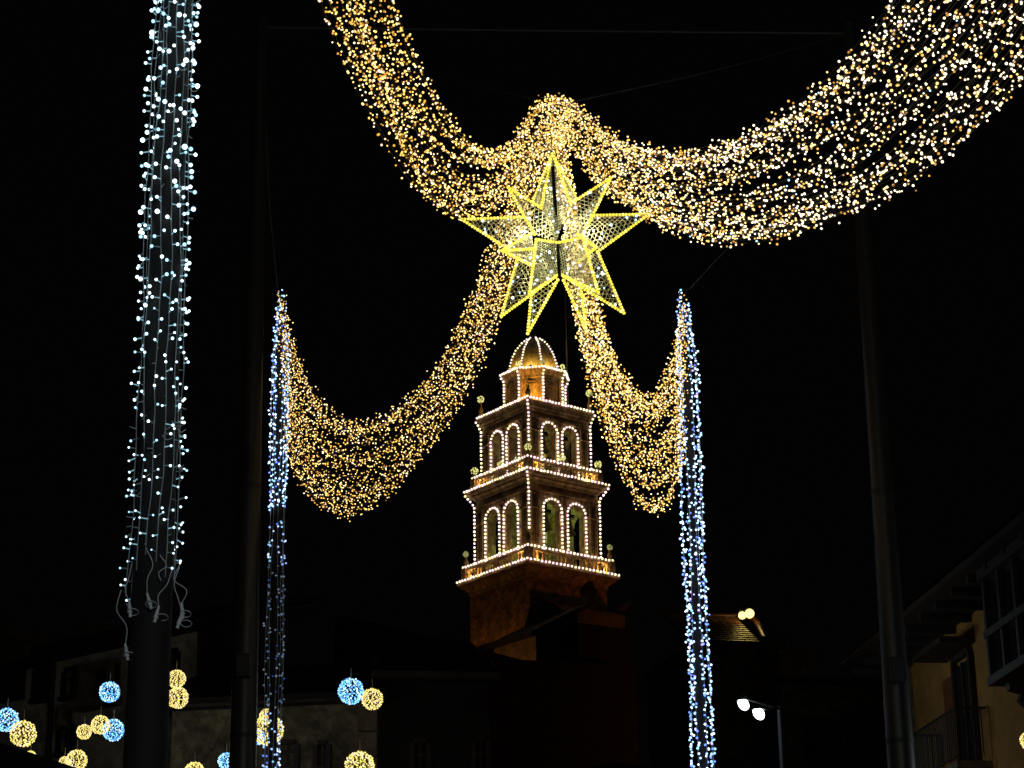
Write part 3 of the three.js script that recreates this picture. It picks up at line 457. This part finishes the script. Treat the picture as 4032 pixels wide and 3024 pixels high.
{
  const T = -38 * DEG, o = at(...c6(1720, 412), 44), f = frame(V3(o.x, 0, o.z), T);
  const g = thing('house', 'pale plastered house with a dark window behind the post of the near light column', 'house', f.o, T);
  const [xl] = onWall(f, ...c6(460, 650)), top = o.y;
  part(g, 'wall', box(-xl, top, 3, xl / 2, top / 2, -1.5), M.plaster);
  part(g, 'eaves', box(-xl + .3, .14, 3.5, xl / 2 - .15, top + .07, -1.4), M.wood); tiledRoof(g, xl - .2, 0, top + .2, .4, -3, .7);
  pane(g, f, c6, [[575, 745, 705, 990], [1490, 595, 1553, 820]], 0, .2);
  const [ax] = onWall(f, ...c6(770, 900)), [bx, by] = onWall(f, ...c6(1060, 700)), [, cy] = onWall(f, ...c6(900, 1055));
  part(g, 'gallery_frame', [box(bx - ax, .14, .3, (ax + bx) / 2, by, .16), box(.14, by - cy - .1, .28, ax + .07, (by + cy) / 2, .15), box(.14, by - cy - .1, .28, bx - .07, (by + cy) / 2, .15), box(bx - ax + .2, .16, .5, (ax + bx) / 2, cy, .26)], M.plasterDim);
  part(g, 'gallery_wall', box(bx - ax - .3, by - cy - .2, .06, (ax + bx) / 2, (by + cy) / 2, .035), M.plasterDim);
  pane(g, f, c6, [[885, 705, 1010, 1000]], .1, .1);
  pane(g, f, c6, [[530, 1245, 650, 1480]], 0, .2, 'door', M.wood);
  part(g, 'downpipe', rod(V3(xl + .12, 0, .08), V3(xl + .12, top, .08), .06, .06, 8), M.iron); const [dx] = onWall(f, ...c6(628, 1100)); part(g, 'downpipe', rod(V3(dx, 0, .07), V3(dx, onWall(f, ...c6(628, 1000))[1], .07), .05, .05, 8), M.iron);
  const [kx, ky] = onWall(f, ...c6(900, 372), -2); part(g, 'chimney', [box(.7, ky - top + .2, .6, kx, (ky + top - .2) / 2, -2), box(.85, .1, .75, kx, ky, -2)], M.rubble);
  const [vx, vy] = onWall(f, ...c6(570, 1165), .2); part(g, 'wall_lamp', [new THREE.CylinderGeometry(.09, .14, .4, 8).translate(vx, vy, .3), box(.05, .05, .3, vx, vy + .25, .15)], M.plasterDim);
  // the next house to the left
  const h = thing('house', 'brownish gabled house at the picture edge beside the pale plastered house', 'house', f.o, T), [, ay] = onWall(f, ...c6(310, 602)), ex = xl - 11;
  part(h, 'wall', box(xl - ex - .05, ay - .3, 7, (xl + ex) / 2 - .03, (ay - .3) / 2, -3.55), M.plaster); part(h, 'eaves', box(xl - ex, .14, 7.4, (xl + ex) / 2 - .08, ay - .22, -3.45), M.wood);
  const [gx, gy] = onWall(f, ...c6(170, 392), -6); part(h, 'gable', prism([[gx - 4, ay], [gx + 2.2, ay], [gx + 2.2, gy - 1.1], [gx, gy], [gx - 4, gy - 2]], 2, -7), M.plasterDim);
  const [hx, hy] = onWall(f, ...c6(495, 508), -2); part(h, 'chimney', box(1.3, hy - ay + .4, .8, hx, (hy + ay - .4) / 2, -2), M.rubble);
  pane(h, f, c6, [[40, 720, 200, 1000], [320, 730, 430, 1010]], 0, .2);
}
{
  const T = -8 * DEG, o = at(...c6(1500, 1180), 40), f = frame(V3(o.x, 0, o.z), T), g = thing('house', 'low rubble stone building behind the pair of light balls', 'house', f.o, T);
  const [xr] = onWall(f, ...c7(1080, 900)), top = onWall(f, ...c7(500, 835))[1];
  part(g, 'wall', box(xr, top, 6, xr / 2, top / 2, -3), M.rubble); part(g, 'eaves', box(xr + .4, .12, 6.4, xr / 2, top + .06, -2.9), M.wood); tiledRoof(g, -.2, xr + .2, top + .18, .35, -3, 1.1);
  pane(g, f, c7, [[225, 1175, 365, 1375], [560, 1180, 640, 1375]], 0, .2);
  part(g, 'quoins', [0, 1, 2, 3, 4, 5, 6, 7, 8, 9, 10, 11, 12].map((k) => box(k % 2 ? .5 : .34, .42, .1, xr - (k % 2 ? .25 : .17), top - .3 - k * .46, .045)), M.plasterDim);
}
{ // dark neighbours that close the row
  const T = 9 * DEG, o = at(...c7(1085, 900), 39.6), f = frame(V3(o.x, 0, o.z), T), g = thing('house', 'unlit house with a dark front between the stone building and the church', 'house', f.o, T), [w, t] = onWall(f, ...c7(2050, 640));
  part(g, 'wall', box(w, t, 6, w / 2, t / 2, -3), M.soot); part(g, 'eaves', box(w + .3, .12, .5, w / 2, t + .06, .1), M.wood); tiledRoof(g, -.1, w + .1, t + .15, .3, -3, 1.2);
  pane(g, f, c7, [[1930, 1150, 2010, 1500], [1390, 1170, 1500, 1500]], 0, .2);
}
{
  const T = -38 * DEG, o = at(...c6(1724, 412), 43.8), f = frame(V3(o.x, 0, o.z), T), g = thing('house', 'unlit house between the pale plastered house and the dark pole', 'house', f.o, T), [w] = onWall(f, ...c6(2120, 400)), t = o.y + .1;
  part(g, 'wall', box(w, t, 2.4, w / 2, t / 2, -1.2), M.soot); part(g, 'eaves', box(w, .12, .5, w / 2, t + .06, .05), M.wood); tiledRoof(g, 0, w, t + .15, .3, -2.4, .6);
}
{
  const a = atD(0, 1604, 15.9), b = atD(262, 1690, 15.9), o = V3(-6, 0, -17), g = thing('market_stall', 'dark sloping stall roof at the bottom picture corner under the light balls', 'stall', o);
  part(g, 'canopy', prism([[a.x - o.x - 2, a.y + .5], [a.x - o.x, a.y], [b.x - o.x, b.y], [b.x - o.x, b.y - .15], [a.x - o.x - 2, a.y + .3]], 2.2, -1.1), M.canvas);
  for (const x of [a.x - o.x - 1.8, b.x - o.x - .1]) for (const z of [-1, 1]) part(g, 'post', rod(V3(x, 0, z), V3(x, b.y - .05, z), .04, .04, 8), M.iron);
}

// ---------------------------------------------------------------- light balls over the square
{
  const WB = [[.4, [1.7, 1.3, .4]], [.35, [1.3, 1.15, .2]], [.25, [1.9, 1.4, .9]]], BB = [[.4, [.5, 1.5, 2.6]], [.34, [.14, .65, 1.9]], [.26, [1.4, 2.1, 2.8]]], R = rng(81);
  const hub = new THREE.TorusGeometry(1, .02, 5, 28);
  function ball(dx, dy, pr, d, blue, label) {
    const p = atD(dx, dy, d), s = EYE.distanceTo(p), r = pr * K * s / FOCAL, g = thing('light_ball', label, 'light ball', p, 0, blue ? 'blue light balls over the square' : 'warm light balls over the square');
    const fr = part(g, 'frame', [0, 1, 2, 3].map((k) => hub.clone().scale(r * .94, r * .94, r * .94).rotateY(k * Math.PI / 4)).concat(hub.clone().scale(r * .94, r * .94, r * .94).rotateX(Math.PI / 2)), blue ? M.paleCable : M.wire);
    part(g, 'hook', [new THREE.ConeGeometry(r * .12, r * .35, 8).translate(0, r * 1.12, 0), rod(V3(0, r * 1.2, 0), V3(0, r * 1.2 + .12, 0), .006, .006, 5)], M.cable);
    const n = 230, list = []; for (let i = 0; i < n; i++) { const u = 1 - 2 * (i + .5) / n, a = i * 2.39996 + rr(-.2, .2, R), q = Math.sqrt(1 - u * u), w = r * rr(.9, 1, R); list.push({ p: V3(q * Math.cos(a) * w, u * w, q * Math.sin(a) * w), r: r * rr(.042, .07, R), c: pick(R, blue ? BB : WB) }); }
    bulbMass(g, 'bulbs', list);
    lampLight(g, V3(0, 0, 0), new THREE.Color(...(blue ? [.35, .7, 1] : [1, .75, .35])), blue ? .12 : .16, r / .02 * .5);
  }
  ball(15, 1555, 25, 36, true, 'blue light ball cut by the picture edge, beside a large warm ball');
  ball(50, 1585, 28, 34, false, 'large warm light ball touching the blue ball at the picture edge');
  ball(237, 1495, 22, 38, true, 'single blue light ball hanging in front of the pale house gallery');
  ball(182, 1581, 16, 38, false, 'smallest warm light ball, at the end of a touching row of three');
  ball(217, 1566, 20, 37, false, 'warm light ball in the middle of a touching row of three');
  ball(245, 1577, 23, 38.5, true, 'blue light ball half hidden by the near post, end of a row of three');
  ball(381, 1467, 20, 38, false, 'upper of two stacked warm light balls just right of the near post');
  ball(384, 1507, 23, 37, false, 'lower of two stacked warm light balls just right of the near post');
  ball(758, 1493, 28, 36, true, 'large blue light ball touching a smaller warm one above the stone building');
  ball(804, 1510, 23, 35, false, 'warm light ball touching the large blue one above the stone building');
  ball(580, 1577, 33, 36, false, 'large warm light ball behind the slim blue column');
  ball(577, 1548, 17, 37, false, 'small warm light ball peeping out on top of the large one behind the slim column');
  ball(556, 1592, 17, 38, true, 'blue light ball squeezed behind the slim column next to a warm ball');
  ball(489, 1644, 18, 36, true, 'blue light ball half behind the dark pole at the bottom edge');
  ball(166, 1642, 22, 35, false, 'warm light ball near the bottom edge with a smaller one at its side');
  ball(140, 1646, 12, 35.5, false, 'tiny warm light ball at the side of a bigger one near the bottom edge');
  ball(420, 1668, 22, 34, false, 'warm light ball cut by the bottom edge between near post and dark pole');
  ball(777, 1655, 32, 33, false, 'largest warm light ball, cut by the bottom edge in front of the stone building');
  ball(66, 1634, 12, 30, false, 'little warm light ball just showing over the dark stall roof');
  ball(2224, 1600, 20, 33, false, 'warm light ball at the picture edge before the ochre house');
}

// ---------------------------------------------------------------- right: roof with yellow lamps, chimneys, street lamp, kiosk
{
  const T = 12 * DEG, o = at(...c8(560, 680), 92), f = frame(V3(o.x, 0, o.z), T), g = thing('house', 'far dark house with a hipped tile roof lit by two yellow lamps', 'house', f.o, T);
  const [xl] = onWall(f, ...c8(200, 640)), [xr, yr] = onWall(f, ...c8(860, 690)), ye = onWall(f, ...c8(560, 682))[1], rise = onWall(f, ...c8(600, 478), -3.2)[1] - ye;
  part(g, 'wall', box(xr - xl, ye, 6, (xl + xr) / 2, ye / 2, -3.2), M.plasterDim); part(g, 'eaves', box(xr - xl + .4, .14, .5, (xl + xr) / 2, ye + .02, -.1), M.wood);
  {
    const x1 = xr - .4, z0 = .1, len = Math.hypot(z0 + 3.2, rise), ang = Math.atan2(rise, z0 + 3.2), R = rng(91), ny = 13, nx = Math.round((x1 - xl) / .32), tile = new RoundedBoxGeometry(.31, .035, .34, 1, .012);
    part(g, 'roof_deck', new THREE.BoxGeometry(x1 - xl, .08, len).rotateX(ang).translate((xl + x1) / 2, ye + .05 + rise / 2, (z0 - 3.2) / 2), M.tile);
    const im = new THREE.InstancedMesh(tile, M.tile, nx * ny), q = new THREE.Matrix4();
    for (let j = 0, k = 0; j < ny; j++) for (let i = 0; i < nx; i++) { const u = (j + .5) / ny; q.makeRotationFromEuler(new THREE.Euler(ang - .1 + rr(-.03, .03, R), 0, rr(-.05, .05, R))).setPosition(xl + (x1 - xl) * (i + .5) / nx, ye + .13 + rise * u, z0 - (z0 + 3.2) * u); im.setMatrixAt(k++, q); }
    im.name = 'roof_tiles'; im.userData.kind = 'stuff'; im.castShadow = im.receiveShadow = true; g.add(im);
  }
  const [rx, ry] = onWall(f, ...c8(705, 510), -3.2); part(g, 'ridge_tiles', tube([V3(xl, ye + rise + .1, -3.2), V3(rx - 1, ye + rise + .12, -3.2), V3(rx, ye + rise + .1, -3.2), V3(xr, ye + .3, -.2)], .13, 40, 8), M.tile);
  let n = 0; for (const [x, y, r] of [[646, 452, 22], [705, 437, 27]]) {
    const [lx, ly] = onWall(f, ...c8(x, y), -2.2), l = part(g, 'roof_lamp', [box(.22, .08, .2, lx, ly + .2, -2.25), rod(V3(lx, ye + rise, -3.1), V3(lx, ly + .22, -2.25), .03, .03, 6)], M.iron); part(l, 'lamp_glass', new THREE.SphereGeometry(.2 * r / 27, 14, 10).translate(lx, ly, -2.15), glowing('lamp_glass', 1, .76, .2, 2.8));
    lampLight(l, V3(lx, ly, -2.15), new THREE.Color(1, .66, .18), .9, 6);
  }
  const h = thing('house', 'small dark house with two round chimneys between the lit roof and the dark pole', 'house', f.o, T);
  const q = (x, y, z = 4) => onWall(f, ...c8(x, y), z), [a0, a1] = q(945, 722), [b0] = q(1170, 722);
  part(h, 'wall', box(b0 - a0, a1, 4, (a0 + b0) / 2, a1 / 2, 2), M.shaft);
  for (const [x, y0, y1] of [[892, 612, 700], [960, 600, 680]]) { const [cx, t] = q(x, y0), [, bt] = q(x, y1 + 60); part(h, 'chimney', [new THREE.CylinderGeometry(.33, .36, t - bt, 14).translate(cx, (t + bt) / 2, 3.4), new THREE.CylinderGeometry(.42, .36, .12, 14).translate(cx, t, 3.4)], M.plasterDim); }
  const [w0] = q(960, 1065, 10), [w1, wt] = q(1500, 1010, 10); part(h, 'front_wall', box(w1 - w0 + 8, wt, 3, (w0 + w1 + 8) / 2, wt / 2, 8.5), M.rubble); part(h, 'front_eaves', box(w1 - w0 + 8.4, .2, .5, (w0 + w1 + 8) / 2, wt + .1, 10.15), M.wood);
  pane(h, f, c8, [[1150, 1290, 1400, 1560]], 10, .2);
}
function twinLamp(p, heads, cd, label) {                                         // post with two white lamp heads
  const g = thing('street_lamp', label, 'street lamp', V3(p.x, 0, p.z)), top = Math.max(...heads.map((h) => h.y)) + .15;
  part(g, 'post', rod(V3(0, 0, 0), V3(0, top, 0), .065, .04, 14), M.sootPaint);
  heads.forEach((h) => {
    const l = h.clone().sub(V3(p.x, 0, p.z)), hd = part(g, 'lamp_head', [new THREE.LatheGeometry([[0, .19], [.06, .18], [.11, .13], [.14, .08], [.135, .07]].map((q) => new THREE.Vector2(...q)), 20).translate(l.x, l.y, l.z), rod(V3(0, top - .05, 0), V3(l.x * .92, l.y + .12, l.z * .92), .025, .02, 8)], M.pitch);
    part(hd, 'lamp_glass', new THREE.SphereGeometry(.115, 20, 14).scale(.9, 1.2, .9).rotateZ(.55).translate(l.x, l.y, l.z), glowing('lamp_glass', .88, .97, 1, 6));
    lampLight(hd, V3(l.x, l.y - .06, l.z), new THREE.Color(.8, .92, 1), cd, 6);
  });
}
twinLamp(atD(1686, 1600, 47), [atD(1606, 1521, 46), atD(1639, 1541, 44.5)], 3.2, 'street lamp with two bright white heads between the blue column and dark pole');
{
  const p = atD(1573, 1672, 88), g = thing('kiosk', 'round topped kiosk whose metal rim just shows at the foot of the blue column', 'kiosk', V3(p.x, 0, p.z)), r = .6, y = p.y;
  const arc = []; for (let k = 0; k <= 20; k++) { const a = Math.PI * k / 20; arc.push(V3(r * Math.cos(a), y + r * .95 * Math.sin(a), .5)); }
  part(g, 'roof', new THREE.CylinderGeometry(r, r, 1, 28, 1, true, Math.PI, Math.PI).rotateX(Math.PI / 2).rotateZ(Math.PI * 1.0).translate(0, 0, 0).scale(1, .95, 1).translate(0, y, 0), M.darkSteel); part(g, 'rim', tube(arc, .03, 40, 8), M.lead); part(g, 'wall', [box(2 * r - .1, y, .9, 0, y / 2, 0)], M.darkSteel);
}

// ---------------------------------------------------------------- ochre house, right
{
  const o0 = at(...cR(385, 1060), 50), a = 7.5 * DEG, T = Math.atan2(-Math.cos(a), Math.sin(a));   // the facade looks across the street; +x runs towards the viewer
  const f = frame(V3(o0.x, 0, o0.z), T), g = thing('house', 'ochre plastered house with an iron balcony and a wooden bay window', 'house', f.o, T), q = (x, y, z = 0) => onWall(f, ...cR(x, y), z);
  const ex = 16, eave = q(780, 760)[1] + .5;
  part(g, 'wall', box(ex, eave, 8, ex / 2, eave / 2, -4), M.ochre);
  part(g, 'wall_edge', box(.5, eave, .06, .25, eave / 2, .03), M.plasterDim);
  const zo = 1.1, ye = q(700, 560, zo)[1];
  part(g, 'eaves', box(ex + 1, .12, zo + .4, ex / 2 - .3, ye + .02, zo / 2), M.wood); part(g, 'gutter', tube([V3(-.8, ye + .1, zo + .05), V3(ex / 2, ye + .1, zo + .05), V3(ex, ye + .1, zo + .05)], .09, 8, 8), M.lead);
  for (let k = 0; k < 16; k++) part(g, 'rafter', box(.12, .14, zo - .05, -.4 + k * 1.02, ye - .12, zo / 2), M.sootPaint);
  tiledRoof(g, -.8, ex, ye + .2, zo, -4, 2.2);
  const d0 = q(640, 1000)[0], d1 = q(790, 1000)[0], dt = q(755, 960)[1], fl = q(690, 1420)[1] - 1.05, x0 = q(545, 1430, .7)[0], x1 = q(845, 1350, .05)[0];
  const door = part(g, 'balcony_door', [box(d1 - d0 - .5, .12, .14, (d0 + d1) / 2 + .2, dt - .1, .05), box(.12, dt - fl - .1, .14, d0 + .5, (dt + fl) / 2 - .1, .055), box(.12, dt - fl - .1, .14, d1 - .06, (dt + fl) / 2 - .1, .055), box(.08, dt - fl - .2, .1, (d0 + d1) / 2 + .2, (dt + fl) / 2 - .15, .04)], M.wood);
  part(door, 'pane', box(d1 - d0 - .6, dt - fl - .2, .03, (d0 + d1) / 2 + .22, (dt + fl) / 2 - .15, .02), M.glass);
  part(g, 'door_canopy', box(d1 - d0 + .3, .12, .75, (d0 + d1) / 2, dt + .06, .37), M.wood);
  part(g, 'shutter', box(.8, dt - fl - .3, .05, d0 + .05, (dt + fl) / 2 - .2, .032), mat(ochreT, { rep: 1, color: 0xb08a6a }));
  const bx0 = d0 - .75, bx1 = d1 + .55, bz = .72, rail = fl + 1.05;
  part(g, 'balcony_slab', box(bx1 - bx0, .14, bz, (bx0 + bx1) / 2, fl - .07, bz / 2), M.plasterDim);
  part(g, 'balcony_rail', [rod(V3(bx0, rail, .05), V3(bx0, rail, bz - .05), .025), rod(V3(bx0, rail, bz - .05), V3(bx1, rail, bz - .05), .025), rod(V3(bx1, rail, bz - .05), V3(bx1, rail, .05), .025), rod(V3(bx0, fl + .1, bz - .05), V3(bx1, fl + .1, bz - .05), .018)], M.iron);
  const bar = new THREE.CylinderGeometry(.013, .013, .95, 6), n = 26; for (let k = 0; k <= n; k++) part(g, 'baluster', bar, M.iron).position.set(bx0 + (bx1 - bx0) * k / n, fl + .575, bz - .05); for (let k = 1; k < 6; k++) for (const x of [bx0, bx1]) part(g, 'baluster', bar, M.iron).position.set(x, fl + .575, .05 + (bz - .1) * k / 6);
  // bay window
  const w0 = q(905, 900, .8)[0], wb = q(930, 1185, .8)[1], wt = q(885, 590, .6)[1], wl = 3.4, by = wt - wb, bay = part(g, 'bay_window', [box(wl, .16, 1.0, w0 + wl / 2, wb + .08, .5), box(wl, .14, 1.0, w0 + wl / 2, wb + by * .46, .5), box(wl, .2, 1.05, w0 + wl / 2, wt, .52), ...[0, .25, .5, .75, 1].map((t) => box(.11, by - .2, .13, w0 + .06 + (wl - .12) * t, wb + by / 2 + .01, .9)), ...[.1, .5].map((z) => box(.1, by - .2, .1, w0 + .052, wb + by / 2 + .01, z))], M.wood);
  part(bay, 'pane', [box(wl - .2, by - .2, .03, w0 + wl / 2, wb + by / 2, .86), box(.03, by - .2, .8, w0 + .06, wb + by / 2, .45)], M.glass); part(bay, 'curtain', [box(.3, by * .9, .02, w0 + .5, wb + by / 2, .8), box(.25, by * .9, .02, w0 + 1.9, wb + by / 2, .8)], M.plaster);
  const br = [[0, 0], [.75, 0], [.72, -.14], [.5, -.2], [.55, -.34], [.4, -.5], [.25, -.52], [.2, -.75], [.1, -.8], [0, -1]]; for (const t of [.35, 1.7, 3]) part(g, 'bracket', prism(br.map(([x, y]) => [x, y * .95]), .2, -.1).rotateY(-Math.PI / 2).translate(w0 + t, wb - .005, .012), M.wood);
  // wall lantern further along, below the picture
  const lx = q(1120, 1700, .5)[0] + 1.2, ly = fl - 1.4; const wl2 = part(g, 'wall_lamp', [box(.06, .06, .7, lx, ly + .35, .35), new THREE.ConeGeometry(.2, .2, 8).translate(lx, ly + .25, .7)], M.iron); part(wl2, 'lamp_glass', new THREE.SphereGeometry(.13, 12, 8).translate(lx, ly, .7), glowing('lamp_glass', 1, .7, .3, 4)); lampLight(wl2, V3(lx, ly, .7), new THREE.Color(1, .68, .3), .42, 6);
  part(g, 'downpipe', rod(V3(-.08, 0, .12), V3(-.08, ye, .12), .06, .06, 8), M.lead);
}
// another white street lamp stands off the picture to the right; its light runs down the dark pole
twinLamp(V3(7.5, 0, -24), [V3(7.0, 5.6, -24), V3(8.0, 5.4, -24)], 3, 'street lamp with two white heads beyond the picture edge near the ochre house');
// and one more in the square behind the viewer
twinLamp(V3(3.4, 0, 6), [V3(2.9, 6.4, 6), V3(3.9, 6.3, 6)], 44, 'street lamp with two white heads in the square behind the viewer');

renderer.render(scene, camera);
